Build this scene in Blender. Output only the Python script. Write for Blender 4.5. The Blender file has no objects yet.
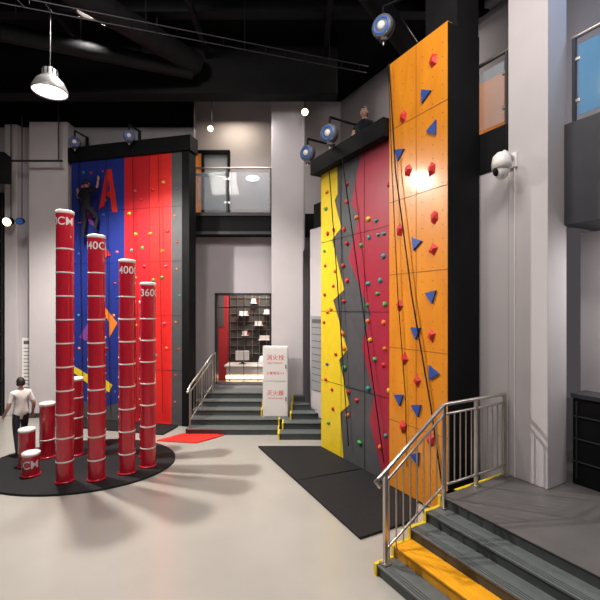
import bpy, bmesh, math, random
from mathutils import Vector, Matrix
random.seed(7)
scene = bpy.context.scene
scene.view_settings.view_transform = 'Standard'

# ---------------------------------------------------------------- materials
def mat(name, col, rough=0.6, metal=0.0, var=0.0, scale=6.0, bump=0.0, emit=0.0, alpha=1.0, coat=0.0, spec=None):
    m = bpy.data.materials.new(name); m.use_nodes = True
    nt = m.node_tree; b = nt.nodes["Principled BSDF"]
    c = (col[0], col[1], col[2], 1)
    b.inputs["Base Color"].default_value = c
    b.inputs["Roughness"].default_value = rough
    b.inputs["Metallic"].default_value = metal
    b.inputs["Coat Weight"].default_value = coat
    b.inputs["Coat Roughness"].default_value = 0.15
    if spec is not None: b.inputs["Specular IOR Level"].default_value = spec
    if emit:
        b.inputs["Emission Color"].default_value = c
        b.inputs["Emission Strength"].default_value = emit
    b.inputs["Alpha"].default_value = alpha
    if var or bump:
        tc = nt.nodes.new("ShaderNodeTexCoord")
        n = nt.nodes.new("ShaderNodeTexNoise"); n.inputs["Scale"].default_value = scale
        n.inputs["Detail"].default_value = 6
        nt.links.new(tc.outputs["Object"], n.inputs["Vector"])
        if var:
            r = nt.nodes.new("ShaderNodeValToRGB")
            r.color_ramp.elements[0].position = 0.3; r.color_ramp.elements[1].position = 0.7
            r.color_ramp.elements[0].color = (c[0]*(1-var), c[1]*(1-var), c[2]*(1-var), 1)
            r.color_ramp.elements[1].color = (min(1, c[0]*(1+var)), min(1, c[1]*(1+var)), min(1, c[2]*(1+var)), 1)
            nt.links.new(n.outputs["Fac"], r.inputs["Fac"])
            nt.links.new(r.outputs["Color"], b.inputs["Base Color"])
        if bump:
            bp = nt.nodes.new("ShaderNodeBump"); bp.inputs["Strength"].default_value = bump
            bp.inputs["Distance"].default_value = 0.02
            nt.links.new(n.outputs["Fac"], bp.inputs["Height"])
            nt.links.new(bp.outputs["Normal"], b.inputs["Normal"])
    return m

M_floor = mat("epoxy_floor", (0.43, 0.41, 0.375), 0.22, var=0.07, scale=0.7, coat=0.25)
M_wall = mat("painted_wall", (0.42, 0.39, 0.42), 0.7, var=0.03, scale=2, bump=0.05)
M_wallw = mat("white_wall", (0.56, 0.52, 0.54), 0.7, var=0.03, scale=2)
M_black = mat("black_paint", (0.006, 0.006, 0.007), 0.65, var=0.2, scale=4, spec=0.15)
M_ceil = mat("black_ceiling", (0.005, 0.005, 0.006), 0.9, var=0.3, scale=3, spec=0.1)
M_duct = mat("duct_metal", (0.009, 0.009, 0.011), 0.6, 0.0, var=0.2, scale=4, spec=0.15)
M_dgrey = mat("dark_grey", (0.035, 0.036, 0.045), 0.6, var=0.1)
M_mat = mat("black_foam_mat", (0.014, 0.014, 0.016), 0.75, var=0.25, scale=30, bump=0.1, spec=0.3)
M_redmat = mat("red_mat", (0.66, 0.02, 0.012), 0.7, var=0.06, scale=20)
M_blue = mat("blue_panel", (0.012, 0.025, 0.20), 0.5, var=0.06, coat=0.1)
M_red = mat("red_panel", (0.72, 0.016, 0.014), 0.5, var=0.05, coat=0.1)
M_crim = mat("crimson_panel", (0.52, 0.010, 0.018), 0.5, var=0.05, coat=0.1)
M_rwred = mat("raspberry_panel", (0.36, 0.018, 0.045), 0.4, var=0.06, coat=0.2)
M_yel = mat("yellow_panel", (0.80, 0.58, 0.02), 0.45, var=0.05, coat=0.1)
M_grey = mat("grey_panel", (0.075, 0.078, 0.085), 0.5, var=0.1, coat=0.1)
M_seam = mat("panel_seam", (0.26, 0.09, 0.012), 0.7)
M_orange = bpy.data.materials.new("orange_wood_panel"); M_orange.use_nodes = True
nt = M_orange.node_tree; pb = nt.nodes["Principled BSDF"]
tc = nt.nodes.new("ShaderNodeTexCoord"); mp = nt.nodes.new("ShaderNodeMapping"); mp.inputs["Scale"].default_value = (2.5, 2.5, 0.8)
nz = nt.nodes.new("ShaderNodeTexNoise"); nz.inputs["Scale"].default_value = 1.6; nz.inputs["Detail"].default_value = 5; nz.inputs["Distortion"].default_value = 0.6
cr = nt.nodes.new("ShaderNodeValToRGB"); cr.color_ramp.elements[0].position = 0.3; cr.color_ramp.elements[1].position = 0.72
cr.color_ramp.elements[0].color = (0.66, 0.215, 0.012, 1); cr.color_ramp.elements[1].color = (0.78, 0.29, 0.018, 1)
nt.links.new(tc.outputs["Object"], mp.inputs["Vector"]); nt.links.new(mp.outputs["Vector"], nz.inputs["Vector"])
nt.links.new(nz.outputs["Fac"], cr.inputs["Fac"]); nt.links.new(cr.outputs["Color"], pb.inputs["Base Color"])
pb.inputs["Roughness"].default_value = 0.35; pb.inputs["Coat Weight"].default_value = 0.35; pb.inputs["Coat Roughness"].default_value = 0.15
M_pole = mat("crimson_pole", (0.50, 0.010, 0.030), 0.25, var=0.05, coat=0.6)
M_white = mat("white_plastic", (0.80, 0.77, 0.76), 0.4)
M_steel = mat("brushed_steel", (0.55, 0.51, 0.48), 0.28, 0.9, var=0.05, scale=20)
M_dsteel = mat("dark_steel", (0.05, 0.05, 0.055), 0.45, 0.5)
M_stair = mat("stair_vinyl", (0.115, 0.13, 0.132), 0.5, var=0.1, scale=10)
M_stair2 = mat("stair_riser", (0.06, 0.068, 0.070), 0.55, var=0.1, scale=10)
M_plat = mat("platform_vinyl", (0.115, 0.107, 0.107), 0.42, var=0.12, scale=3)
M_ysafe = mat("safety_yellow", (0.85, 0.62, 0.02), 0.5)
M_ytread = mat("yellow_tread", (0.90, 0.40, 0.01), 0.45, var=0.04)
M_glass = mat("glass", (0.55, 0.65, 0.72), 0.05, alpha=0.18)
M_reflglass = mat("blue_reflection_glass", (0.12, 0.35, 0.62), 0.08, alpha=0.55)  # blue reflections are put into the glass colour
M_lamp = mat("lamp_glow", (1.0, 0.96, 0.88), 0.5, emit=9)
M_lampw = mat("warm_glow", (1.0, 0.70, 0.35), 0.5, emit=7)
M_lampb = mat("panel_glow", (1.0, 0.97, 0.95), 0.5, emit=1.3)
M_alu = mat("spun_aluminium", (0.40, 0.40, 0.41), 0.35, 0.6)
M_text_r = mat("red_print", (0.70, 0.03, 0.04), 0.6)
M_text_d = mat("dark_print", (0.10, 0.10, 0.11), 0.6)
M_text_w = mat("white_print", (0.78, 0.70, 0.70), 0.5)
M_ambr = mat("amber_lit_panel", (0.70, 0.22, 0.04), 0.5, emit=0.25)  # orange light on door and wall, put in as colour and faint glow
M_shelfred = mat("booth_red", (0.45, 0.03, 0.04), 0.6)
M_bluep = mat("device_blue", (0.03, 0.13, 0.50), 0.4)
M_dev = mat("device_shell", (0.12, 0.125, 0.15), 0.4)
H = {k: mat("hold_"+k, v, 0.5, bump=0.3, scale=40) for k, v in dict(
    red=(0.58,0.018,0.015), blue=(0.02,0.07,0.32), green=(0.05,0.34,0.08), yellow=(0.70,0.45,0.03),
    orange=(0.80,0.20,0.02), pink=(0.62,0.10,0.16), teal=(0.03,0.28,0.28), purple=(0.20,0.05,0.28)).items()}

# ---------------------------------------------------------------- mesh builder
def frame(ox, oy, dx, dy, oz=0.0):
    l = math.hypot(dx, dy); dx /= l; dy /= l
    return Matrix(((dx, -dy, 0, ox), (dy, dx, 0, oy), (0, 0, 1, oz), (0, 0, 0, 1)))

class MB:
    def __init__(s, T=None):
        s.V = []; s.F = []; s.FM = []; s.S = []; s.mats = []; s.T = T or Matrix.Identity(4)
    def mi(s, m):
        if m not in s.mats: s.mats.append(m)
        return s.mats.index(m)
    def add(s, vs, fs, m, smooth=False):
        o = len(s.V); s.V += [s.T @ Vector(v) for v in vs]
        i = s.mi(m) if not isinstance(m, list) else None
        for k, f in enumerate(fs):
            s.F.append([o+a for a in f]); s.FM.append(i if i is not None else s.mi(m[k])); s.S.append(smooth)
    def box(s, x0, x1, y0, y1, z0, z1, m):
        s.add([(x0,y0,z0),(x1,y0,z0),(x1,y1,z0),(x0,y1,z0),(x0,y0,z1),(x1,y0,z1),(x1,y1,z1),(x0,y1,z1)],
              [(3,2,1,0),(4,5,6,7),(0,1,5,4),(1,2,6,5),(2,3,7,6),(3,0,4,7)], m)
    def prism(s, poly, y0, y1, m):
        n = len(poly)
        s.add([(x,y0,z) for x,z in poly]+[(x,y1,z) for x,z in poly],
              [list(range(n)), list(range(2*n-1, n-1, -1))]+[(i,(i+1)%n,n+(i+1)%n,n+i) for i in range(n)], m)
    def pyramid(s, poly, y0, yt, c, m):
        n = len(poly)
        s.add([(x,y0,z) for x,z in poly]+[(c[0]+(x-c[0])*0.35, yt, c[1]+(z-c[1])*0.35) for x,z in poly],
              [list(range(n)), list(range(2*n-1, n-1, -1))]+[(i,(i+1)%n,n+(i+1)%n,n+i) for i in range(n)], m)
    def zprism(s, poly, z0, z1, m, smooth=False):
        n = len(poly)
        s.add([(x,y,z0) for x,y in poly]+[(x,y,z1) for x,y in poly],
              [list(range(n-1,-1,-1)), list(range(n, 2*n))]+[(i,(i+1)%n,n+(i+1)%n,n+i) for i in range(n)], m, smooth)
    def tube(s, pts, r, m, n=10, radii=None, flat=1.0):
        pts = [Vector(p) for p in pts]; vs = []; fs = []
        up = None
        for i, p in enumerate(pts):
            d = (pts[min(i+1, len(pts)-1)] - pts[max(i-1, 0)]).normalized()
            if up is None: up = Vector((0,0,1)) if abs(d.z) < 0.9 else Vector((1,0,0))
            a = d.cross(up)
            if a.length < 1e-4: a = d.cross(Vector((0,1,0)))
            a.normalize(); b = a.cross(d).normalized(); up = b
            rr = radii[i] if radii else r
            for k in range(n):
                t = 2*math.pi*k/n
                vs.append(p + a*math.cos(t)*rr + b*math.sin(t)*rr*flat)
        for i in range(len(pts)-1):
            for k in range(n):
                fs.append((i*n+k, i*n+(k+1)%n, (i+1)*n+(k+1)%n, (i+1)*n+k))
        s.add(vs, fs, m, True)
        L = len(pts)-1
        s.add(vs[:n], [list(range(n-1,-1,-1))], m); s.add(vs[L*n:], [list(range(n))], m)
    def lathe(s, c, prof, m, n=24, R=None):
        R = R or Matrix.Identity(3); c = Vector(c); vs = []; fs = []
        for r, z in prof:
            for k in range(n):
                t = 2*math.pi*k/n; vs.append(c + R @ Vector((r*math.cos(t), r*math.sin(t), z)))
        for i in range(len(prof)-1):
            for k in range(n): fs.append((i*n+k, i*n+(k+1)%n, (i+1)*n+(k+1)%n, (i+1)*n+k))
        s.add(vs, fs, m, True)
    def ball(s, c, r, m, jitter=0.0, seg=10, rings=6):
        c = Vector(c); vs = []; fs = []
        for i in range(rings+1):
            th = math.pi*i/rings
            for k in range(seg):
                ph = 2*math.pi*k/seg; j = 1+random.uniform(-jitter, jitter)
                vs.append(c + Vector((r[0]*math.sin(th)*math.cos(ph)*j, r[1]*math.sin(th)*math.sin(ph)*j, r[2]*math.cos(th)*j)))
        for i in range(rings):
            for k in range(seg): fs.append((i*seg+k, i*seg+(k+1)%seg, (i+1)*seg+(k+1)%seg, (i+1)*seg+k))
        s.add(vs, fs, m, True)
    def text(s, txt, size, m, fn, cuts=0, align='CENTER'):
        cu = bpy.data.curves.new("t", 'FONT'); cu.body = txt; cu.size = size; cu.align_x = align; cu.resolution_u = 3
        if cuts: cu.offset = size*0.012
        o = bpy.data.objects.new("t", cu); scene.collection.objects.link(o)
        bpy.context.view_layer.update()
        dg = bpy.context.evaluated_depsgraph_get()
        me = bpy.data.meshes.new_from_object(o.evaluated_get(dg))
        bm = bmesh.new(); bm.from_mesh(me)
        if cuts:
            bmesh.ops.triangulate(bm, faces=bm.faces[:])
            bmesh.ops.subdivide_edges(bm, edges=bm.edges[:], cuts=cuts, use_grid_fill=True)
        bm.verts.index_update()
        s.add([fn(v.co.x, v.co.y) for v in bm.verts], [[v.index for v in f.verts] for f in bm.faces], m)
        bm.free(); bpy.data.meshes.remove(me)
        bpy.data.objects.remove(o); bpy.data.curves.remove(cu)
    def obj(s, name, bevel=0.0, recalc=True):
        me = bpy.data.meshes.new(name)
        me.from_pydata([tuple(v) for v in s.V], [], s.F)
        for m in s.mats: me.materials.append(m)
        for i, p in enumerate(me.polygons):
            p.material_index = s.FM[i]; p.use_smooth = s.S[i]
        if recalc:
            bm = bmesh.new(); bm.from_mesh(me); bmesh.ops.recalc_face_normals(bm, faces=bm.faces[:])
            bm.to_mesh(me); bm.free()
        o = bpy.data.objects.new(name, me); scene.collection.objects.link(o)
        if bevel:
            b = o.modifiers.new("bevel", 'BEVEL'); b.width = bevel; b.segments = 2; b.limit_method = 'ANGLE'
        return o

FR = frame(0.475, 8.63, 0.501, -0.865)       # right wall frame: x along wall, y behind the wall
FL = frame(-6.25, 10.97, 0.9726, -0.2325)    # left climbing wall frame
def RW(u, v, z=0): return FR @ Vector((u, v, z))
CEIL = 9.6
YB = 12.8      # upper back wall
VU = 2.8       # upper right wall offset

# ---------------------------------------------------------------- room shell
b = MB(); b.box(-9.2, 9, -5, 14.2, -0.2, 0, M_floor); b.obj("floor")
b = MB(); b.box(-9.2, 9, -5, 14.2, CEIL, CEIL+0.2, M_ceil); b.obj("ceiling")
b = MB(); b.box(-9.2, -9.0, -5, 14.2, 0, CEIL, M_dgrey); b.obj("wall_left")
b = MB()
b.box(-9.0, -3.0, 11.3, 11.5, 0, 8.1, M_wall)
b.box(-9.0, -3.0, 11.3, 11.5, 8.1, CEIL, M_black)
b.box(-3.0, -2.4, 11.3, 11.5, 0, 5.0, M_wall)
b.box(-2.4, -0.8, 11.3, 11.5, 0, 0.86, M_wall)
b.box(-2.4, -0.8, 11.3, 11.5, 3.42, 5.0, M_wall)
b.box(-0.8, 1.2, 11.3, 11.5, 0, 5.0, M_wall)
b.obj("wall_back")
b = MB(); b.box(-4.2, 9, YB, YB+0.2, 5.6, CEIL, M_wallw); b.obj("wall_upper_back")
# columns
b = MB(); b.box(-7.42, -6.36, 10.95, 11.3, 0, 8.1, M_wallw); b.box(-7.45,-6.33,10.92,11.3,0,0.12,M_dgrey)
b.obj("column", 0.01)
b = MB(); b.box(-8.2, -7.85, 11.1, 11.3, 0, 8.1, M_wallw); b.obj("column", 0.01)
b = MB(); b.box(-0.74, 0.08, 10.4, 11.0, 0, CEIL, M_wallw); b.obj("column", 0.01)
b = MB(FR); b.box(3.825, 4.365, 0.62, 1.08, 0.65, CEIL, M_wallw)
b.obj("column", 0.01)
# right hand wall behind the climbing structures
b = MB(FR); b.box(-1.5, 3.745, 0.62, 0.8, 0, 5.0, M_wallw); b.box(3.745, 3.825, 0.62, 0.8, 0.65, 5.0, M_wallw); b.obj("wall_right")
b = MB(FR); b.box(4.2, 9, 1.8, 2.0, 0.65, 4.1, M_wallw)
b.box(4.75, 4.98, 1.77, 1.8, 1.9, 4.05, M_lampb); b.obj("wall_right_recess")
b = MB(FR); b.box(-3.4, 9, VU, VU+0.2, 5.6, CEIL, M_wall)
b.box(1.75, 2.45, VU-0.04, VU, 5.9, 7.7, M_ambr); b.obj("wall_upper_right")
# dark gate at left
b = MB(); b.box(-8.9, -8.25, 11.12, 11.3, 0, 6.2, M_black)
for i in range(9): b.box(-8.9, -8.25, 11.09, 11.12, 0.3+i*0.65, 0.34+i*0.65, M_dsteel)
for i in range(4): b.box(-8.88+i*0.2, -8.85+i*0.2, 11.09, 11.12, 0, 6.2, M_dsteel)
b.obj("door_1")

# upper floors
b = MB(); b.box(-3.3, -0.74, 10.9, YB, 5.0, 5.6, M_black); b.box(-0.74, 1.2, 11.0, YB, 5.0, 5.6, M_black)
b.box(-3.3,-0.75,10.86,10.9,5.0,5.08,M_dsteel); b.box(-3.3,-0.75,10.86,10.9,5.5,5.6,M_dsteel)
b.obj("balcony_floor", 0.01)
b = MB(FR); b.box(-1.15, 3.82, 0.82, VU, 5.0, 5.6, M_black); b.box(-1.3, 3.82, 0.6, 0.82, 5.0, 5.6, M_black)
b.obj("mezzanine_floor", 0.01)
b = MB(FR); b.box(4.37, 9, 1.0, VU, 4.1, 5.45, M_dgrey); b.obj("mezzanine_bulkhead", 0.01)

def glass_rail(name, T, x0, x1, y, z0, h, gm, npost):
    b = MB(T)
    for i in range(npost):
        x = x0 + (x1-x0)*i/(npost-1)
        b.box(x-0.02, x+0.02, y-0.025, y+0.025, z0, z0+h, M_dsteel)
        b.box(x-0.06, x+0.06, y-0.05, y+0.05, z0, z0+0.02, M_dsteel)
        if i < npost-1:
            x2 = x0 + (x1-x0)*(i+1)/(npost-1)
            b.box(x+0.05, x2-0.05, y-0.006, y+0.006, z0+0.1, z0+h-0.12, gm)
            for zz in (z0+0.3, z0+h-0.3):
                b.box(x+0.01, x+0.07, y-0.015, y+0.015, zz-0.02, zz+0.02, M_steel)
                b.box(x2-0.07, x2-0.01, y-0.015, y+0.015, zz-0.02, zz+0.02, M_steel)
    b.tube([(x0-0.03, y, z0+h), (x1+0.03, y, z0+h)], 0.028, M_steel)
    return b.obj(name)
I4 = Matrix.Identity(4)
glass_rail("glass_railing", I4, -3.2, -0.8, 11.0, 5.6, 1.25, M_glass, 3)
glass_rail("glass_railing", FR, -1.1, 3.75, 0.72, 5.6, 1.1, M_glass, 6)
glass_rail("glass_railing", FR, 4.45, 8.5, 1.1, 5.45, 1.15, M_reflglass, 6)
b = MB(FR)
Mb = mat("blue_glow", (0.05, 0.25, 0.6), 0.4, emit=0.4)  # glowing panels added to give the blue light behind the railing
for i in range(5):
    b.box(4.6+i*0.8, 5.2+i*0.8, VU-0.1, VU, 6.0, 8.6, Mb)
    b.box(4.55+i*0.8, 4.6+i*0.8, VU-0.14, VU, 5.6, 8.8, M_white)
b.obj("blue_glow_panel")
b = MB()
b.box(-3.75, -3.1, YB-0.1, YB-0.02, 5.6, 7.9, M_ambr)
for x in (-3.82, -3.12, -2.3): b.box(x, x+0.07, YB-0.15, YB, 5.6, 8.0, M_black)
b.box(-3.82, -2.23, YB-0.15, YB, 7.9, 8.0, M_black); b.box(-3.82,-2.23,YB-0.15,YB,7.2,7.26,M_black)
b.box(-3.05, -2.3, YB-0.08, YB-0.06, 5.6, 7.9, M_glass)
b.tube([(-3.2,YB-0.18,6.4),(-3.2,YB-0.18,7.1)],0.02,M_steel)
b.obj("door_2")

# bulkhead + ceiling structure
b = MB(); b.box(-9.0, 0.9, 9.6, 10.0, 8.15, CEIL, M_black); b.obj("ceiling_beam", 0.02)
for y in (2.0, 4.4, 6.6, 8.4):
    b = MB()
    b.box(-9, 8, y-0.12, y+0.12, CEIL-0.06, CEIL, M_duct); b.box(-9, 8, y-0.03, y+0.03, CEIL-0.4, CEIL-0.06, M_duct)
    b.box(-9, 8, y-0.12, y+0.12, CEIL-0.46, CEIL-0.4, M_duct); b.obj("ceiling_beam")
for x in (-7.5, -5, -2.2, 0.6, 3.4):
    b = MB(); b.box(x-0.05, x+0.05, -5, 9.6, CEIL-0.62, CEIL-0.48, M_duct); b.obj("ceiling_joist")
def duct(pts, r, n=22):
    b = MB(); P = [Vector(p) for p in pts]
    b.tube(P, r, M_duct, n)
    for i in range(len(P)-1):
        L = (P[i+1]-P[i]).length; k = int(L/1.2)
        for j in range(1, k+1):
            q = P[i].lerp(P[i+1], j/(k+1)); d = (P[i+1]-P[i]).normalized()*0.03
            b.tube([q-d, q+d], r*1.05, M_duct, n)
            b.tube([q+Vector((0,0,r)), Vector((q.x,q.y,CEIL))], 0.012, M_dsteel, 6)
    b.obj("air_duct")
duct([(-8.8, 6.6, 8.35), (-2.5, 9.3, 8.5)], 0.17)
duct([(-6.8, 3.5, 8.66), (-2.4, 9.3, 8.66)], 0.24)
duct([(-3.2, 1.0, 8.5), (2.4, 8.6, 8.5)], 0.2)
b = MB()
for y0 in (-0.12, 0.12):
    b.tube([(-8.9, 5.2+y0, 8.0), (1.5, 8.9+y0, 8.3)], 0.010, M_dgrey, 6)
for i in range(26):
    t = (i+0.5)/26; x = -8.9+10.4*t; y = 5.2+3.7*t; z = 8+.3*t
    b.tube([(x, y-0.12, z), (x, y+0.12, z)], 0.008, M_duct, 6)
for i in range(6):
    t = (i+0.5)/6; x = -8.9+10.4*t; y = 5.2+3.7*t; b.tube([(x,y,8+.3*t),(x,y,CEIL)],0.008,M_duct,6)
b.obj("cable_tray")

# ---------------------------------------------------------------- climbing walls
# --- left wall
b = MB(FL)
b.box(0, 3.56, 0.0, 0.30, 0, 7.0, M_black)
b.box(-0.05, 3.62, -0.10, 0.30, 6.98, 7.36, M_black)
b.box(0.0, 1.665, -0.02, 0.0, 0.02, 6.98, M_blue)
b.box(1.665, 2.41, -0.02, 0.0, 0.02, 6.98, M_crim)
b.box(2.41, 3.05, -0.02, 0.0, 0.02, 6.98, M_red)
b.box(3.05, 3.36, -0.02, 0.0, 0.02, 6.98, M_grey)
b.box(3.36, 3.56, -0.05, 0.0, 0.0, 6.98, M_black)
for u in (0.83, 2.41): b.box(u-0.004, u+0.004, -0.023, -0.02, 0.02, 6.98, M_black)
for z in (1.4, 2.8, 4.2, 5.6): b.box(0, 3.36, -0.023, -0.02, z-0.004, z+0.004, M_black)
yy0, yy1 = -0.032, -0.02
b.prism([(0.88,5.65),(1.12,6.7),(1.27,6.7),(1.46,5.55),(1.30,5.55),(1.24,5.95),(1.10,6.0),(1.04,5.72)], yy0, yy1, H['red'])
b.prism([(1.15,6.1),(1.19,6.45),(1.23,6.1)], yy0-0.004, yy0, M_blue)
b.prism([(0.40,6.2),(0.75,5.2),(0.62,5.25),(0.32,5.7)], yy0, yy1, H['purple'])
b.prism([(0.55,3.25),(0.98,3.55),(0.70,4.05),(0.80,3.55)], yy0, yy1, H['orange'])
b.prism([(0.85,4.9),(1.25,4.4),(1.0,4.35)], yy0, yy1, H['red'])
b.prism([(0.9,3.2),(1.45,2.6),(1.2,2.2),(1.2,2.6)], yy0, yy1, H['orange'])
b.prism([(0.25,2.2),(0.65,2.75),(0.5,2.1)], yy0, yy1, H['purple'])
b.prism([(0.05,1.25),(0.55,0.95),(0.62,1.1),(1.2,0.75),(1.3,0.95),(0.75,1.28),(0.68,1.12),(0.1,1.4)], yy0, yy1, M_yel)
b.prism([(0.0,0.02),(0.0,0.6),(0.9,0.3),(1.66,0.55),(1.66,0.02)], yy0, yy1, M_grey)
cols = list(H.keys())
def scatter(u0, u1, z0, z1, nu, nz_, prob, choices, r, y=-0.012):
    for i in range(nz_):
        for j in range(nu):
            if random.random() < prob:
                u = u0+(u1-u0)*(j+0.5+random.uniform(-.35,.35))/nu; z = z0+(z1-z0)*(i+0.5+random.uniform(-.35,.35))/nz_
                b.ball((u, y, z), (r*random.uniform(.8,1.3), r*0.8, r*random.uniform(.6,1.0)), H[random.choice(choices)], 0.16, 9, 6)
scatter(0.1, 1.6, 0.6, 6.8, 4, 15, 0.5, ['red','purple','teal','blue','orange','pink'], 0.045)
scatter(1.75, 3.0, 0.6, 6.8, 4, 15, 0.55, ['green','orange','pink','red','teal','yellow'], 0.055)
for i in range(9): b.ball((random.uniform(3.14,3.28), -0.012, 0.6+i*0.68), (.035,.03,.03), H[random.choice(cols)], .15, 9, 6)
for uu in (0.35, 1.2, 2.0, 2.75):
    b.tube([(uu, -0.16, 7.1), (uu+0.05, -0.14, 4), (uu+0.1, -0.1, 0.3)], 0.007, M_black, 6)
b.obj("climbing_wall")

# --- right colour wall
b = MB(FR)
b.box(0, 2.19, 0.0, 0.58, 0, 5.86, M_black)
b.box(-0.12, 2.19, -0.22, 0.58, 5.86, 6.17, M_black)
b.box(0, 2.19, -0.015, 0.0, 0.02, 5.86, M_grey)
yl = [(0,5.86),(0.59,5.86),(0.60,5.3),(0.50,5.2),(0.727,4.6),(0.41,4.41),(0.83,3.36),(0.45,3.16),(0.93,2.18),(0.66,1.95),(0.99,1.12),(0.70,0.9),(0.80,0.02),(0,0.02)]
b.prism(yl, -0.024, -0.015, M_yel)
rd = [(2.19,5.86),(1.36,5.86),(1.05,4.99),(1.30,4.74),(0.97,3.97),(1.64,2.87),(1.38,2.31),(1.72,1.43),(1.6,0.95),(2.0,0.02),(2.19,0.02)]
b.prism(rd, -0.024, -0.015, M_rwred)
for z in (1.46, 2.93, 4.4): b.box(0, 2.19, -0.027, -0.024, z-0.004, z+0.004, M_black)
for u in (0.73, 1.46): b.box(u-0.004, u+0.004, -0.027, -0.024, 0.02, 5.86, M_black)
scatter(0.08, 0.62, 0.4, 5.6, 2, 13, 0.75, ['red','orange','red','blue','green'], 0.046, -0.03)
scatter(0.65, 1.45, 0.4, 5.6, 2, 13, 0.7, ['red','orange','pink','red','green','red'], 0.05, -0.03)
scatter(1.5, 2.15, 0.3, 5.6, 3, 14, 0.62, ['red','orange','green','yellow','teal','red','orange'], 0.046, -0.03)
for uu, ue in ((0.55, 1.05), (1.0, 2.05)):
    b.tube([(uu, -0.2, 5.9), ((uu+ue)/2, -0.12, 3), (ue, -0.08, 0.35)], 0.011, M_black, 6)
b.obj("climbing_wall")

# --- orange tower
b = MB(FR)
b.box(2.20, 3.385, 0.0, 0.58, 0.0, 7.04, M_black)
b.box(2.20, 3.385, -0.10, 0.0, 0.05, 7.06, M_orange)
b.box(2.80, 3.385, 0.10, 0.58, 7.04, CEIL, M_black)
b.box(3.385, 3.40, -0.10, 0.58, 0.05, 7.04, M_black)
for z in (1.15, 2.35, 3.55, 4.75, 5.95): b.box(2.20, 3.385, -0.103, -0.10, z-0.005, z+0.005, M_seam)
b.box(2.79, 2.80, -0.103, -0.10, 0.05, 7.04, M_seam)
for i in range(34):
    for u in (2.3, 2.5, 2.7, 2.92, 3.12, 3.3):
        z = 0.2+i*0.2
        b.box(u-0.006, u+0.006, -0.104, -0.10, z-0.006, z+0.006, M_seam)
tab = [(3.13,6.63,'R'),(2.98,6.2,'B'),(3.13,5.63,'B'),(2.52,6.06,'R'),(2.44,5.5,'B'),(3.1,5.05,'R'),(2.63,5.17,'R'),(3.15,4.33,'R'),
       (2.44,4.26,'R'),(2.8,4.0,'B'),(3.13,3.86,'R'),(3.1,3.18,'B'),(2.44,3.05,'R'),(2.8,2.64,'B'),(3.1,2.6,'R'),
       (2.82,1.88,'R'),(3.13,2.05,'B'),(2.44,1.54,'B'),(2.82,1.45,'B'),(2.52,1.1,'R'),(3.08,1.05,'R'),(2.8,0.7,'B'),(2.55,2.2,'R')]
for u, z, k in tab:
    if k == 'R':
        a0 = random.uniform(-.35, .35); n = random.choice((4, 5, 6))
        pts = [(u+0.085*random.uniform(.85,1.1)*math.sin(a0+i*2*math.pi/n), z+0.115*random.uniform(.85,1.1)*math.cos(a0+i*2*math.pi/n)) for i in range(n)]
        b.pyramid(pts, -0.10, -0.15, (u, z), H['red'])
    else:
        a0 = random.uniform(0, 6)
        pts = [(u+0.12*math.cos(a0+i*2*math.pi/3), z+0.12*math.sin(a0+i*2*math.pi/3)) for i in range(3)]
        b.prism(pts, -0.13, -0.10, H['blue'])
b.tube([(2.30,-0.2,7.0),(2.42,-0.17,5.2),(2.75,-0.15,3.2),(3.1,-0.13,1.6),(3.3,-0.12,0.5)], 0.011, M_black, 6)
b.tube([(2.28,-0.2,7.0),(2.34,-0.17,5.2),(2.45,-0.15,3.2),(2.6,-0.13,1.6),(2.62,-0.12,0.5)], 0.007, M_black, 6)
b.obj("climbing_tower")

# auto belay devices (with their own bracket)
def belay(p, top, base_z, s=0.2, face=(0,-1,0)):
    b = MB(); p = Vector(p); f = Vector(face).normalized()
    R = f.to_track_quat('Z', 'Y').to_matrix()
    d = s*0.5
    b.lathe(p, [(0,-d),(s*0.8,-d),(s,-d*0.7),(s,d*0.7),(s*0.85,d),(0,d)], M_dev, 24, R)
    b.lathe(p, [(s*1.01,-d*0.35),(s*1.04,-d*0.3),(s*1.04,d*0.3),(s*1.01,d*0.35)], M_dgrey, 24, R)
    b.lathe(p, [(s*0.58,d),(s*0.6,d+0.01),(s*0.74,d+0.01),(s*0.78,d)], M_bluep, 24, R)
    b.lathe(p, [(0,d+0.015),(s*0.32,d+0.015),(s*0.36,d)], M_white, 16, R)
    for k in range(6):
        a = k*math.pi/3; q = p + R @ Vector((s*0.88*math.cos(a), s*0.88*math.sin(a), d*0.85))
        b.ball(q, (0.012,0.012,0.012), M_steel, 0, 6, 4)
    b.box(p.x-0.05, p.x+0.05, p.y-0.05, p.y+0.05, p.z-s*1.3, p.z-s*0.8, M_dgrey)
    b.tube([(p.x,p.y,p.z-s*1.25),(p.x,p.y,p.z-s*1.65)], 0.014, M_steel, 8)
    t = Vector(top)
    b.tube([p+Vector((0,0,s*0.9)), Vector((p.x,p.y,t.z))], 0.022, M_black, 8)
    b.tube([Vector((p.x,p.y,t.z)), t], 0.025, M_black, 8)
    if base_z is not None:
        b.box(t.x-0.03, t.x+0.03, t.y-0.03, t.y+0.03, base_z, t.z+0.02, M_black)
        b.box(t.x-0.08, t.x+0.08, t.y-0.08, t.y+0.08, base_z, base_z+0.02, M_black)
    return b.obj("auto_belay_device")
fr = Vector((-0.6,-0.8,-0.1))
belay(RW(0.15,-0.45,6.2), RW(0.15,0.2,6.5), 6.17, 0.16, fr)
belay(RW(0.95,-0.45,6.3), RW(0.95,0.2,6.62), 6.17, 0.17, fr)
belay(RW(2.22,-0.25,7.62), RW(2.9,0.05,7.95), None, 0.18, fr)
for uu in (0.35, 2.0):
    belay(FL @ Vector((uu,-0.28,7.4)), FL @ Vector((uu,0.15,7.7)), 7.36, 0.14, (0.3,-1,-0.1))

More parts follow.
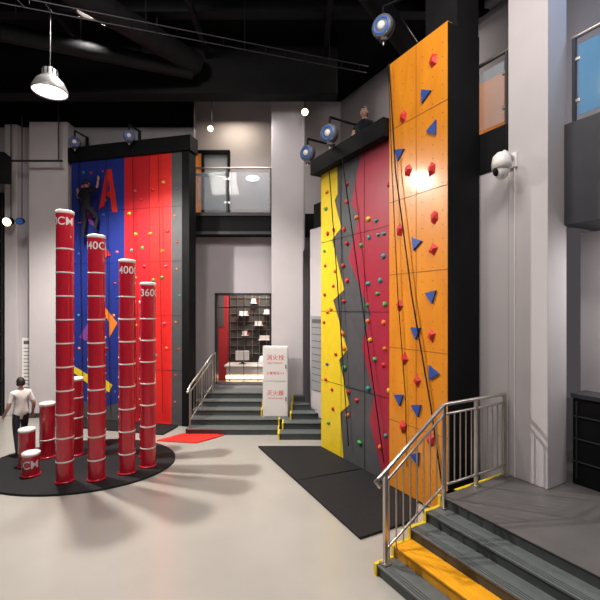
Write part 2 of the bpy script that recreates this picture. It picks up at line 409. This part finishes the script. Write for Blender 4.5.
# ---------------------------------------------------------------- mats
b = MB()
b.zprism([(-4.2+1.75*math.cos(2*math.pi*i/72), 7.7+1.35*math.sin(2*math.pi*i/72)) for i in range(72)], 0, 0.04, M_mat)
b.obj("round_floor_mat", 0.008)
def quadmat(name, P, m, h=0.04):
    b = MB(); b.zprism(P, 0, h, m); b.obj(name, 0.01)
quadmat("crash_mat", [(-0.9,8.6),(-0.06,6.885),(1.15,7.4),(0.44,8.6)], M_mat)
quadmat("crash_mat", [(-0.055,6.875),(0.776,5.17),(1.6,5.6),(1.80,6.16),(1.155,7.36)], M_mat)
quadmat("red_floor_mat", [(-3.22,9.0),(-2.28,8.85),(-1.78,9.40),(-2.68,9.6)], M_redmat, 0.03)
q = [FL @ Vector(v) for v in ((0,-0.8,0),(3.3,-0.8,0),(3.3,-0.12,0),(0,-0.12,0))]
quadmat("landing_mat", [(v.x, v.y) for v in q], M_mat)

# ---------------------------------------------------------------- poles
def pole(x, y, h, label, r=0.136, rot=0.0, seg=0.4):
    b = MB()
    z0 = 0.04
    n = 32
    b.lathe((x,y,0), [(0,z0),(r+0.02,z0),(r+0.02,z0+0.03),(r,z0+0.035)], M_pole, n)
    z = z0+0.035
    b.lathe((x,y,0), [(r,z),(r,h-0.05)], M_pole, n)
    zz = seg
    while zz < h-0.35:
        b.lathe((x,y,0), [(r,zz-0.013),(r+0.005,zz-0.010),(r+0.005,zz+0.010),(r,zz+0.013)], M_text_w, n)
        zz += seg
    b.lathe((x,y,0), [(r,h-0.06),(r+0.008,h-0.05),(r+0.008,h-0.012),(r-0.01,h),(0,h)], M_white, n)
    R = r+0.006
    if label:
        sz = 0.19
        b.text(label, sz, M_text_w, lambda a, c: (x+R*math.sin(a/R*0.95+rot), y-R*math.cos(a/R*0.95+rot), h-0.26+c), cuts=2)
    b.obj("climbing_pole")
pole(-4.02, 6.84, 4.66, "480CM", rot=-0.35)
pole(-3.52, 6.92, 4.26, "440CM", rot=0.65)
pole(-3.11, 7.2, 3.87, "400CM", rot=1.2)
pole(-2.85, 7.5, 3.48, "360CM", rot=1.2)
pole(-3.06, 7.98, 3.15, "320CM", rot=2.6)
pole(-3.55, 8.15, 2.8, "280CM", rot=2.9)
pole(-4.30, 8.55, 2.4, "240CM", rot=3.2)
pole(-4.12, 8.05, 2.0, "200CM", rot=2.9)
pole(-4.53, 8.08, 1.6, "", rot=0)
pole(-5.02, 7.95, 1.13, "", rot=0)
pole(-5.12, 7.50, 0.75, "", rot=0)
pole(-4.76, 7.08, 0.46, "40CM", rot=-0.1)

# ---------------------------------------------------------------- right hand stairs and platform
U0 = 3.758
b = MB(FR)
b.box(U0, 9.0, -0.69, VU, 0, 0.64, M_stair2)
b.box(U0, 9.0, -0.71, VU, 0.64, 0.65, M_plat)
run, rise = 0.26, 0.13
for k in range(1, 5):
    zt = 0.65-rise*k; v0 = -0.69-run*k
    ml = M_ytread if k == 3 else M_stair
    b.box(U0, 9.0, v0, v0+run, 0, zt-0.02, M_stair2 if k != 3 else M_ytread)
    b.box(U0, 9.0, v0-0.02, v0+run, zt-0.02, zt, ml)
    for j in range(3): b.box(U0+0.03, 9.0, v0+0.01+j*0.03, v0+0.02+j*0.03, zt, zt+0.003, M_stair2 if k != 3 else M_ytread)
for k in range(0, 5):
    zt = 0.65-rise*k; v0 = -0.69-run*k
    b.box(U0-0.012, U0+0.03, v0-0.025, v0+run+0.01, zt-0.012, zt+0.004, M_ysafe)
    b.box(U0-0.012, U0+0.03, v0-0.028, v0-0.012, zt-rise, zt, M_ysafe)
b.box(U0-0.012, U0+0.03, -0.69, 0.6, 0.638, 0.654, M_ysafe)
b.obj("platform_staircase")

b = MB(FR)
U = U0+0.07
def ptz(v):
    if v >= -0.69: return 0.65
    k = math.ceil((-0.69-v)/run - 1e-6); return 0.65-rise*k
def railz(v): return 1.80 if v >= -0.70 else 1.80-(-0.70-v)*0.66
r = 0.022
b.tube([(U,-1.74,railz(-1.74)-0.10),(U,-1.80,railz(-1.74)-0.03),(U,-1.74,railz(-1.74)),(U,-0.70,1.80),(U,0.54,1.80)], r*1.1, M_steel, 12)
b.tube([(U,-1.66,railz(-1.66)-0.12),(U,-0.70,1.68),(U,0.54,1.68)], 0.016, M_steel, 10)
b.tube([(U,-1.66,railz(-1.66)-0.88),(U,-0.70,0.80),(U,0.54,0.80)], 0.016, M_steel, 10)
for v in (-1.66, -0.70, -0.08, 0.54):
    b.box(U-0.02, U+0.02, v-0.02, v+0.02, ptz(v)+0.0045, railz(v), M_steel)
    b.box(U-0.05, U+0.05, v-0.05, v+0.05, ptz(v)+0.0045, ptz(v)+0.015, M_steel)
n = 20
for i in range(n):
    v = -1.66 + (0.54+1.66)*(i+0.5)/n
    zb = 0.80 if v > -0.7 else 0.80-(-0.70-v)*0.66*1.1
    b.tube([(U,v,zb),(U,v,railz(v)-0.12)], 0.009, M_steel, 8)
b.obj("stair_railing")

# black counter on platform
b = MB(FR)
b.box(4.42, 7.0, 1.12, 1.45, 0.655, 1.80, M_black); b.box(4.40, 7.02, 1.10, 1.47, 1.80, 1.86, M_dgrey)
for i in range(8): b.box(4.46+i*0.32, 4.48+i*0.32, 1.105, 1.12, 0.72, 1.76, M_dsteel)
for z in (0.95, 1.25, 1.55): b.box(4.42, 7.0, 1.105, 1.12, z, z+0.02, M_dsteel)
b.obj("reception_counter", 0.005)

# security camera on the pillar
b = MB(FR)
b.box(3.85, 3.97, 0.585, 0.62, 4.95, 5.15, M_white)
b.tube([(3.91,0.60,5.08),(3.91,0.40,5.12),(3.91,0.36,5.08)], 0.035, M_white, 12)
b.lathe((3.91,0.34,4.90), [(0,0.20),(0.06,0.20),(0.11,0.15),(0.125,0.06),(0.125,-0.01),(0.10,-0.02)], M_white, 24)
b.ball((3.91,0.34,4.87), (0.10,0.10,0.13), M_white, 0, 20, 12)
b.ball((3.885,0.27,4.84), (0.05,0.045,0.06), M_black, 0, 16, 10)
b.obj("security_camera")
b = MB(FR); b.tube([(3.93,0.607,4.94),(3.93,0.607,0.66)], 0.012, M_white, 8); b.obj("cable_conduit")
b = MB(); b.tube([(0.10,10.36,8.2),(0.10,10.36,4.6),(0.10,10.42,4.5)], 0.03, M_wall, 10); b.obj("drain_pipe")

# ---------------------------------------------------------------- central stairs
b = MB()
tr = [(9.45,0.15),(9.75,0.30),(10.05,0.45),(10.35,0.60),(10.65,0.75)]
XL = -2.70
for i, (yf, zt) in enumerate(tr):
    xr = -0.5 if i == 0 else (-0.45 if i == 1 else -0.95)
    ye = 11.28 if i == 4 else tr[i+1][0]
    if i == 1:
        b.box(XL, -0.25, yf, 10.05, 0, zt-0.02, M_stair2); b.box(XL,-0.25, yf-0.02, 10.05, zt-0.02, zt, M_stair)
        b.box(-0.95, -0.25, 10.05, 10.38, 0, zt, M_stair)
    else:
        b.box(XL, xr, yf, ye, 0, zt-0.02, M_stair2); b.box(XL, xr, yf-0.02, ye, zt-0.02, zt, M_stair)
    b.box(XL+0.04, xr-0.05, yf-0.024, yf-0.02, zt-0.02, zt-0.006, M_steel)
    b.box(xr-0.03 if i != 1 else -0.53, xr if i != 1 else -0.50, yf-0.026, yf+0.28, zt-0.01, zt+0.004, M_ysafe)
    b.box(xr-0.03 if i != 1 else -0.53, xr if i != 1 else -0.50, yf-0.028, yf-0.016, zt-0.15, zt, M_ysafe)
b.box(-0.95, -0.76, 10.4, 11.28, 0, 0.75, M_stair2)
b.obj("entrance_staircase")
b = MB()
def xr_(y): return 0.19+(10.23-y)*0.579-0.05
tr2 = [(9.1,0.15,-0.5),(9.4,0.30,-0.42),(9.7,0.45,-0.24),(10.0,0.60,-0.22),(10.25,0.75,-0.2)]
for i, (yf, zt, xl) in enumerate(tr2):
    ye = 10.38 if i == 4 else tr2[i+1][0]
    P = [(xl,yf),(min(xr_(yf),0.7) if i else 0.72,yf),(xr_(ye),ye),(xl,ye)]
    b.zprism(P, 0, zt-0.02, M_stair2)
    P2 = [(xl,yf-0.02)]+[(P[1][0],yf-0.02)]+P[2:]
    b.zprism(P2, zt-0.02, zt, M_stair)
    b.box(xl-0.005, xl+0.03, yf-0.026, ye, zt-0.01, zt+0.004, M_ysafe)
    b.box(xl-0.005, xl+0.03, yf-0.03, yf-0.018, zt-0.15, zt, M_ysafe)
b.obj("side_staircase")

b = MB()
A0 = Vector((-2.62,9.52,0.15)); A1 = Vector((-2.36,10.75,0.75))
top0 = A0+Vector((0,0,1.0)); top1 = A1+Vector((0,0,1.0))
b.tube([top0-Vector((0.03,0.1,0.15)), top0, top1, top1+Vector((0,0.4,0))], 0.024, M_steel, 10)
b.tube([A0+Vector((0,0,0.85)), A1+Vector((0,0,0.85))], 0.016, M_steel, 8)
b.tube([A0+Vector((0,0,0.18)), A1+Vector((0,0,0.18))], 0.016, M_steel, 8)
for t in (0, 0.5, 1):
    q = A0.lerp(A1, t); zf = [0.15, 0.45, 0.75][int(t*2)]
    b.tube([(q.x,q.y,zf),(q.x,q.y,q.z+1.0)], 0.02, M_steel, 8)
for i in range(9):
    q = A0.lerp(A1, (i+0.5)/9); b.tube([q+Vector((0,0,0.18)), q+Vector((0,0,0.85))], 0.008, M_steel, 6)
b.tube([(-2.36,11.15,0.75),(-2.36,11.15,1.75)], 0.02, M_steel, 8)
b.obj("stair_railing")

# white hydrant cabinet with red print
b = MB()
b.box(-0.92, -0.30, 9.9, 10.22, 0.30, 2.04, M_white)
b.box(-0.90, -0.32, 9.885, 9.9, 1.20, 2.01, M_white); b.box(-0.90, -0.32, 9.885, 9.9, 0.33, 1.17, M_white)
b.box(-0.36,-0.34,9.87,9.885,1.5,1.6,M_dsteel); b.box(-0.36,-0.34,9.87,9.885,0.7,0.8,M_dsteel)
f = lambda zb: (lambda a, c: (-0.61+a, 9.883, zb+c))
b.text("消火栓", 0.15, M_text_r, f(1.72)); b.text("FIRE HYDRANT", 0.055, M_text_r, f(1.62))
b.text("火警电话119", 0.08, M_text_r, f(1.36)); b.text("灭火器", 0.14, M_text_r, f(0.85)); b.text("EXTINGUISHER", 0.055, M_text_r, f(0.75))
b.obj("fire_hydrant_cabinet")

# ---------------------------------------------------------------- window and booth behind it
b = MB()
x0, x1, z0, z1 = -2.4, -0.8, 0.86, 3.42
b.box(x0, x1, 11.27, 11.5, z1-0.06, z1, M_dsteel); b.box(x0, x1, 11.27, 11.5, z0, z0+0.06, M_steel)
b.box(x0, x0+0.06, 11.27, 11.5, z0, z1, M_dsteel); b.box(x1-0.06, x1, 11.27, 11.5, z0, z1, M_dsteel)
for i in range(1, 4): 
    x = x0+(x1-x0)*i/4; b.box(x-0.008, x+0.008, 11.38, 11.40, z0+0.06, z1-0.06, M_dsteel)
b.box(x0+0.06, x1-0.06, 11.38, 11.41, 3.0, 3.03, M_dsteel)
b.obj("window_1")
M_booth = mat("booth_back", (0.05,0.047,0.045), 0.6, var=0.2)
b = MB()
b.box(-3.0, -0.2, 13.2, 13.3, 0.4, 4.2, M_booth); b.box(-3.0,-2.9,11.5,13.2,0.4,4.2,M_shelfred); b.box(-0.3,-0.2,11.5,13.2,0.4,4.2,M_dgrey)
b.box(-3.0,-0.2,11.5,13.3,4.2,4.3,M_dgrey); b.box(-3.0,-0.2,11.5,13.3,0.3,0.4,M_wall)
b.box(-2.9,-2.35,12.9,13.2,0.4,3.9,M_shelfred)
b.box(-2.8,-2.45,12.88,12.9,2.4,3.5,M_text_d)
for i in range(9): b.box(-2.3+i*0.24,-2.285+i*0.24,13.15,13.2,1.4,4.2,M_steel)
for i in range(9): b.box(-2.35,-0.3,13.15,13.2,1.5+i*0.26,1.515+i*0.26,M_steel)
for x, z, wd in ((-2.0,2.75,.34),(-1.5,2.42,.3),(-1.2,2.8,.25),(-0.85,2.45,.3),(-1.9,2.1,.22),(-1.35,1.95,.4),(-0.8,3.05,.3),(-1.6,3.15,.2)):
    b.box(x,x+wd,12.95,13.15,z,z+0.02,M_white); b.box(x+0.03,x+wd-0.05,13.0,13.12,z+0.02,z+0.15,M_white)
    b.ball((x+wd-0.03,13.03,z+0.06),(0.035,0.03,0.04),H['red'],0,8,6)
b.obj("ticket_booth")
b = MB(); b.box(-2.2,-0.5,11.9,12.5,0.4,1.25,M_wall); b.box(-2.25,-0.45,11.85,12.55,1.25,1.3,M_white)
b.box(-2.2,-0.5,11.88,11.9,0.9,1.0,M_lampw); b.obj("service_counter",0.01)
b = MB(); b.box(-1.95,-1.55,12.1,12.2,1.42,1.7,M_white); b.box(-1.78,-1.72,12.12,12.18,1.31,1.42,M_dgrey); b.box(-1.85,-1.65,12.05,12.25,1.3,1.315,M_dgrey); b.obj("computer_monitor",0.005)
b = MB(); b.lathe((-1.1,12.15,1.3),[(0,0),(0.14,0),(0.16,0.1),(0.13,0.2),(0.1,0.24),(0,0.26)],M_white,20); b.obj("rice_cooker")

# signs
def sign(name, T, x0, x1, y, z0, z1, rows, m=M_white):
    b = MB(T); b.box(x0, x1, y, y+0.02, z0, z1, m)
    b.box(x0+0.05, x1-0.05, y-0.002, y, z1-0.18, z1-0.08, M_text_d)
    for i in range(rows):
        z = z1-0.28-i*(z1-z0-0.35)/rows
        b.box(x0+0.05, x1-random.uniform(0.06,0.15), y-0.002, y, z-0.02, z, M_text_d)
    b.obj(name)
sign("information_sign", I4, -7.83, -7.45, 11.26, 0.60, 2.16, 12)
sign("notice_board", FR, -1.42, -0.62, 0.595, 0.95, 2.8, 9, mat("grey_board",(0.30,0.30,0.32),0.6))

# ---------------------------------------------------------------- lamps
def highbay(x, y, z, r=0.29, glow=M_lamp):
    b = MB()
    b.lathe((x,y,z), [(r,0),(r*0.97,0.06),(r*0.75,0.20),(r*0.42,0.30),(r*0.40,0.42),(r*0.2,0.46),(0,0.47)], M_alu, 32)
    b.lathe((x,y,z), [(r,0),(r*0.95,-0.01),(r*0.93,0.02)], M_alu, 32)
    b.lathe((x,y,z+0.02), [(0,-0.03),(r*0.5,-0.025),(r*0.93,0)], glow, 32)
    for k in range(10):
        a = 2*math.pi*k/10
        b.box(x+r*0.41*math.cos(a)-0.01, x+r*0.41*math.cos(a)+0.01, y+r*0.41*math.sin(a)-0.01, y+r*0.41*math.sin(a)+0.01, z+0.3, z+0.42, M_dsteel)
    b.tube([(x,y,z+0.46),(x,y,CEIL)], 0.012, M_dsteel, 8)
    b.obj("highbay_lamp")
highbay(-4.75, 7.6, 7.10, 0.31)
highbay(-4.25, 8.0, 8.90, 0.20, mat("lamp_soft",(1,0.97,0.9),0.5,emit=0.4))

def spotlamp(x, y, z, ztop, d=(0,-0.5,-1), glow=M_lampw, s=0.09):
    b = MB(); R = (-Vector(d)).normalized().to_track_quat('Z','Y').to_matrix()
    b.lathe((x,y,z), [(s,0),(s,0.05),(s*0.8,0.2),(s*0.5,0.26),(0,0.27)], M_black, 20, R)
    b.lathe((x,y,z), [(0,0.01),(s*0.9,0.01)], glow, 20, R)
    q = Vector((x,y,z)) + R @ Vector((0,0,0.2))
    b.tube([q, (q.x,q.y,ztop)], 0.012, M_dsteel, 6)
    b.obj("spotlight")
spotlamp(-7.85, 10.7, 5.3, 8.1, (0.1,-1,-0.35), s=0.12); spotlamp(-7.3, 10.4, 5.25, 8.1, (0.3,-1,-0.3), M_bluep)
spotlamp(0.12, 9.9, 7.85, 9.6, (0,-1,-0.5)); spotlamp(-2.6, 11.6, 8.2, CEIL, (0,-1,-0.5))
b = MB(); b.tube([(-8.9,10.6,6.9),(-6.3,10.6,6.9)],0.03,M_dsteel,8)
for x in (-8.8,-6.4): b.tube([(x,10.6,6.9),(x,10.6,CEIL)],0.02,M_dsteel,8)
b.obj("lighting_truss")
b = MB(frame(-7.75,10.1,1,0.25)); b.box(-0.33,0.33,-0.2,0.2,6.2,6.9,M_black); b.lathe((0,-0.2,6.5),[(0.17,0),(0.18,-0.01),(0.02,0.0)],M_dgrey,20,Matrix.Rotation(math.pi/2,3,'X'))
b.box(-0.03,0.03,0,0.05,6.9,7.1,M_dsteel)
b.tube([(0,0.02,7.05),(0,0.02,CEIL)],0.015,M_dsteel,6)
b.obj("loudspeaker",0.01)
b = MB(); b.ball((-1.5,YB-0.15,7.1),(0.22,0.1,0.10),M_lampb,0,16,10); b.box(-1.6,-1.4,YB-0.1,YB,7.05,7.2,M_dsteel); b.obj("wall_lamp")

# ---------------------------------------------------------------- people
M_skin = mat("skin", (0.50,0.29,0.21), 0.55); M_hair = mat("black_hair", (0.012,0.010,0.010), 0.6, bump=0.4, scale=60)
M_eye = mat("eye_dark", (0.02,0.02,0.02), 0.3); M_lip = mat("lips", (0.40,0.14,0.12), 0.5); M_shoe = mat("shoe", (0.03,0.03,0.035), 0.5)

def person(name, T, height, J, shirt, trousers, hair=M_hair, sleeve=0.5, shoe=M_shoe, headturn=0.0, RAD={}):
    s = height/1.70
    base = dict(pelvis=(0,0,.94), belly=(0,0,1.08), chest=(0,0.0,1.27), upch=(0,0,1.39), neck=(0,0.005,1.47), head=(0,-0.005,1.54),
        shL=(-.165,0,1.39), elL=(-.22,.01,1.12), wrL=(-.22,-.05,.88), shR=(.165,0,1.39), elR=(.22,.01,1.12), wrR=(.22,-.05,.88),
        hipL=(-.085,0,.88), knL=(-.10,-.02,.49), anL=(-.10,.02,.09), toL=(-.11,-.15,.035),
        hipR=(.085,0,.88), knR=(.10,-.02,.49), anR=(.10,.02,.09), toR=(.11,-.15,.035))
    base.update(J)
    names = list(base); P = {k: Vector(v) for k, v in base.items()}
    rad = dict(pelvis=.125,belly=.115,chest=.13,upch=.10,neck=.052,head=.05,shL=.062,elL=.043,wrL=.027,shR=.062,elR=.043,wrR=.027,
        hipL=.088,knL=.058,anL=.042,toL=.034,hipR=.088,knR=.058,anR=.042,toR=.034)
    rad.update(RAD)
    E = [('pelvis','belly',shirt),('belly','chest',shirt),('chest','upch',shirt),('upch','neck',M_skin),('neck','head',M_skin),
        ('upch','shL',shirt),('shL','elL',shirt),('elL','wrL',M_skin),('upch','shR',shirt),('shR','elR',shirt),('elR','wrR',M_skin),
        ('pelvis','hipL',trousers),('hipL','knL',trousers),('knL','anL',trousers),('anL','toL',shoe),
        ('pelvis','hipR',trousers),('hipR','knR',trousers),('knR','anR',trousers),('anR','toR',shoe)]
    me = bpy.data.meshes.new("sk"); me.from_pydata([P[n] for n in names], [(names.index(a), names.index(c)) for a, c, _ in E], [])
    o = bpy.data.objects.new("sk", me); scene.collection.objects.link(o)
    sm = o.modifiers.new("skin", 'SKIN')
    if not me.skin_vertices:
        bm = bmesh.new(); bm.from_mesh(me); bm.verts.layers.skin.verify(); bm.to_mesh(me); bm.free()
    sv = me.skin_vertices[0].data
    for i, nme in enumerate(names):
        rr = rad[nme]
        sv[i].radius = (rr*1.0, rr*(0.82 if nme in ('pelvis','belly','chest','upch') else 1.0)); sv[i].use_root = (nme == 'pelvis')
    ss = o.modifiers.new("sub", 'SUBSURF'); ss.levels = 2; ss.render_levels = 2
    bpy.context.view_layer.update()
    em = bpy.data.meshes.new_from_object(o.evaluated_get(bpy.context.evaluated_depsgraph_get()))
    b = MB(T @ Matrix.Scale(s, 4))
    def near(c):
        best = (9, None, 0)
        for a, d, m in E:
            A = P[a]; D = P[d]-A; t = max(0, min(1, (c-A).dot(D)/D.length_squared)); q = (c-(A+D*t)).length/( (rad[a]*(1-t)+rad[d]*t)+0.02)
            if q < best[0]: best = (q, (a, d, m), t)
        a, d, m = best[1]
        if a in ('shL','shR') and best[2] > sleeve: return M_skin
        if a == 'upch' and d == 'neck' and best[2] < 0.45: return shirt
        return m
    ms = [near(p.center) for p in em.polygons]
    b.add([v.co.copy() for v in em.vertices], [list(p.vertices) for p in em.polygons], ms, True)
    bpy.data.objects.remove(o); bpy.data.meshes.remove(em)
    hc = P['head']+Vector((0,-.012,.075)); hd = Matrix.Rotation(headturn, 3, 'Z')
    def hp(v): return hc + hd @ Vector(v)
    vs=[];fs=[];seg=20;ring=14
    for i in range(ring+1):
        th=math.pi*i/ring
        for k in range(seg):
            ph=2*math.pi*k/seg; x=math.sin(th)*math.cos(ph); y=math.sin(th)*math.sin(ph); z=math.cos(th)
            w=.078*(1-.22*max(0,-z)); vs.append(hp((x*w, y*.096*(1-.12*max(0,-z)), z*.118)))
    for i in range(ring):
        for k in range(seg):
            fs.append((i*seg+k,i*seg+(k+1)%seg,(i+1)*seg+(k+1)%seg,(i+1)*seg+k))
    b.add(vs,fs,M_skin,True)
    vs=[];fs=[]
    for i in range(ring+1):
        th=math.pi*i/ring
        for k in range(seg):
            ph=2*math.pi*k/seg; x=math.sin(th)*math.cos(ph); y=math.sin(th)*math.sin(ph); z=math.cos(th)
            j=1.07+random.uniform(-.015,.02); vs.append(hp((x*.080*j, .004+y*.098*j, .004+z*.119*j)))
    for i in range(ring):
        for k in range(seg):
            ph=2*math.pi*(k+.5)/seg; th=math.pi*(i+.5)/ring; y=math.sin(th)*math.sin(ph); z=math.cos(th)
            if z > 0.45 or (y > -0.15 and z > -0.45):
                if not (y < -0.3 and z < 0.5): fs.append((i*seg+k,i*seg+(k+1)%seg,(i+1)*seg+(k+1)%seg,(i+1)*seg+k))
    b.add(vs,fs,hair,True)
    for sx in (-1,1):
        b.ball(hp((sx*.03,-.084,.0)),(.013,.010,.009),M_white,0,10,8); b.ball(hp((sx*.03,-.092,.0)),(.006,.005,.006),M_eye,0,8,6)
        b.ball(hp((sx*.03,-.088,.022)),(.018,.006,.004),hair,0,8,6); b.ball(hp((sx*.079,.005,-.005)),(.010,.020,.030),M_skin,0,10,8)
    b.ball(hp((0,-.098,-.022)),(.012,.018,.022),M_skin,0,10,8); b.ball(hp((0,-.084,-.058)),(.024,.010,.007),M_lip,0,10,8)
    for sd in ('L','R'):
        w = P['wr'+sd]; d = (w-P['el'+sd]).normalized(); sx = -1 if sd == 'L' else 1
        side = d.cross(Vector((1,0,0))*sx)
        if side.length < 0.2: side = Vector((0,-1,0))
        side.normalize(); nrm = d.cross(side).normalized()
        b.tube([w-d*.02, w+d*.03, w+d*.075, w+d*.095], .03, M_skin, 10, radii=[.026,.036,.038,.028], flat=0.6)
        for k in range(4):
            off = side*(.028-.019*k); L = [.068,.078,.072,.056][k]; q = w+d*.085+off
            b.tube([q, q+d*L*.5+nrm*.004, q+d*L*.8+nrm*.018, q+d*L*.95+nrm*.034], .008, M_skin, 8, radii=[.0095,.009,.008,.006])
        q = w+d*.03+side*.026
        b.tube([q, q+d*.03+side*.022, q+d*.06+side*.03+nrm*.01], .01, M_skin, 8, radii=[.013,.011,.007])
    return b.obj(name)

Tm = Matrix.Translation((-5.62, 8.05, 0.04)) @ Matrix.Rotation(math.radians(235), 4, 'Z')
M_tee = mat("white_tshirt", (0.70,0.67,0.65), 0.8, bump=0.1, scale=12); M_jean = mat("dark_trousers", (0.02,0.022,0.03), 0.8)
person("standing_boy", Tm, 1.53, dict(elL=(-.24,.06,1.13), wrL=(-.26,-.06,.90), elR=(.24,.02,1.13), wrR=(.26,-.14,.93),
       knL=(-.10,-.10,.50), anL=(-.11,-.05,.09), toL=(-.12,-.22,.035), knR=(.10,.03,.49), anR=(.11,.14,.09), toR=(.12,-.03,.035)), M_tee, M_jean, sleeve=0.7,
       RAD=dict(pelvis=.14,belly=.135,chest=.145,upch=.11,shL=.07,shR=.07,elL=.046,elR=.046,hipL=.095,hipR=.095,knL=.062,knR=.062))
M_cl = mat("climber_clothes", (0.012,0.012,0.018), 0.8, spec=0.2)
Tc = FL @ Matrix.Translation((0.72, -0.30, 4.85)) @ Matrix.Rotation(math.pi, 4, 'Z')
person("climber", Tc, 1.5, dict(elL=(-.34,-.05,1.50), wrL=(-.30,-.14,1.74), elR=(.32,-.04,1.22), wrR=(.42,-.14,1.42),
       knL=(-.26,-.16,.62), anL=(-.22,-.10,.25), toL=(-.22,-.20,.2), knR=(.14,-.10,.50), anR=(.14,-.02,.09), toR=(.15,-.17,.03)), M_cl, M_cl, sleeve=0.9,
       RAD=dict(pelvis=.15,belly=.14,chest=.16))
Tv = FR @ Matrix.Translation((0.20, 1.0, 5.6)) @ Matrix.Rotation(math.radians(30), 4, 'Z')
person("visitor", Tv, 1.86, dict(elL=(-.24,-.04,1.15), wrL=(-.23,-.12,.95), elR=(.24,-.04,1.15), wrR=(.23,-.12,.95)), M_cl, M_jean)

# ---------------------------------------------------------------- lights
def area(name, loc, size, power, col=(1,.94,.87), target=None):
    l = bpy.data.lights.new(name, 'AREA'); l.size = size; l.energy = power; l.color = col
    o = bpy.data.objects.new(name, l); scene.collection.objects.link(o); o.location = loc
    if target is not None: o.rotation_euler = (Vector(target)-Vector(loc)).to_track_quat('-Z','Y').to_euler()
    return o
def spot(name, loc, target, power, ang, col=(1,.94,.86), rad=0.1, blend=0.4):
    l = bpy.data.lights.new(name, 'SPOT'); l.energy = power; l.spot_size = math.radians(ang); l.spot_blend = blend; l.color = col; l.shadow_soft_size = rad
    o = bpy.data.objects.new(name, l); scene.collection.objects.link(o); o.location = loc
    o.rotation_euler = (Vector(target)-Vector(loc)).to_track_quat('-Z','Y').to_euler()
    return o
spot("highbay_light", (-4.75,7.6,7.03), (-4.0,6.9,0), 1900, 150, rad=0.08, blend=0.5)
spot("highbay_light", (-4.25,8.0,8.85), (-3.9,6.4,0), 900, 120, rad=0.12, blend=0.6)
area("ceiling_fill", (0.3,4.0,8.8), 1.2, 150, target=(-0.2,4.6,0))  # unseen area fills added below the ceiling for general brightness
area("ceiling_fill", (-3.5,3.6,8.8), 1.2, 190, target=(-3.5,9.5,3.5))
area("ceiling_fill", (1.6,2.0,8.6), 1.3, 190, target=(2.2,5,2))
area("balcony_light", (-2.0,12.0,8.9), 0.8, 28, (1,.86,.68), target=(-2,12.4,5))
area("mezzanine_light", tuple(RW(0.6,1.9,9.2)), 1.0, 40, (1,.88,.76), target=tuple(RW(0.4,2.2,5)))
area("blue_light", tuple(RW(6.0,2.0,8.8)), 0.8, 50, (.4,.65,1), target=tuple(RW(6,2.3,5)))
area("recess_light", tuple(RW(5.6,1.35,4.05)), 0.3, 30, (1,.97,.95), target=tuple(RW(5.4,1.75,2)))
area("booth_light", (-1.4,12.2,4.1), 0.6, 75, (1,.9,.75), target=(-1.4,12.8,1.5))
area("stair_light", (-1.4,10.2,7.9), 0.6, 50, (1,.93,.9), target=(-1.2,10.4,2))

w = bpy.data.worlds.new("world"); scene.world = w; w.use_nodes = True
w.node_tree.nodes["Background"].inputs[0].default_value = (0.58,0.52,0.58,1)
w.node_tree.nodes["Background"].inputs[1].default_value = 0.11

cam = bpy.data.cameras.new("camera"); cam.lens = 24; cam.sensor_width = 36; cam.shift_y = 8/600
co = bpy.data.objects.new("camera", cam); scene.collection.objects.link(co)
co.location = (0,0,3.0); co.rotation_euler = (math.pi/2, 0, 0); scene.camera = co
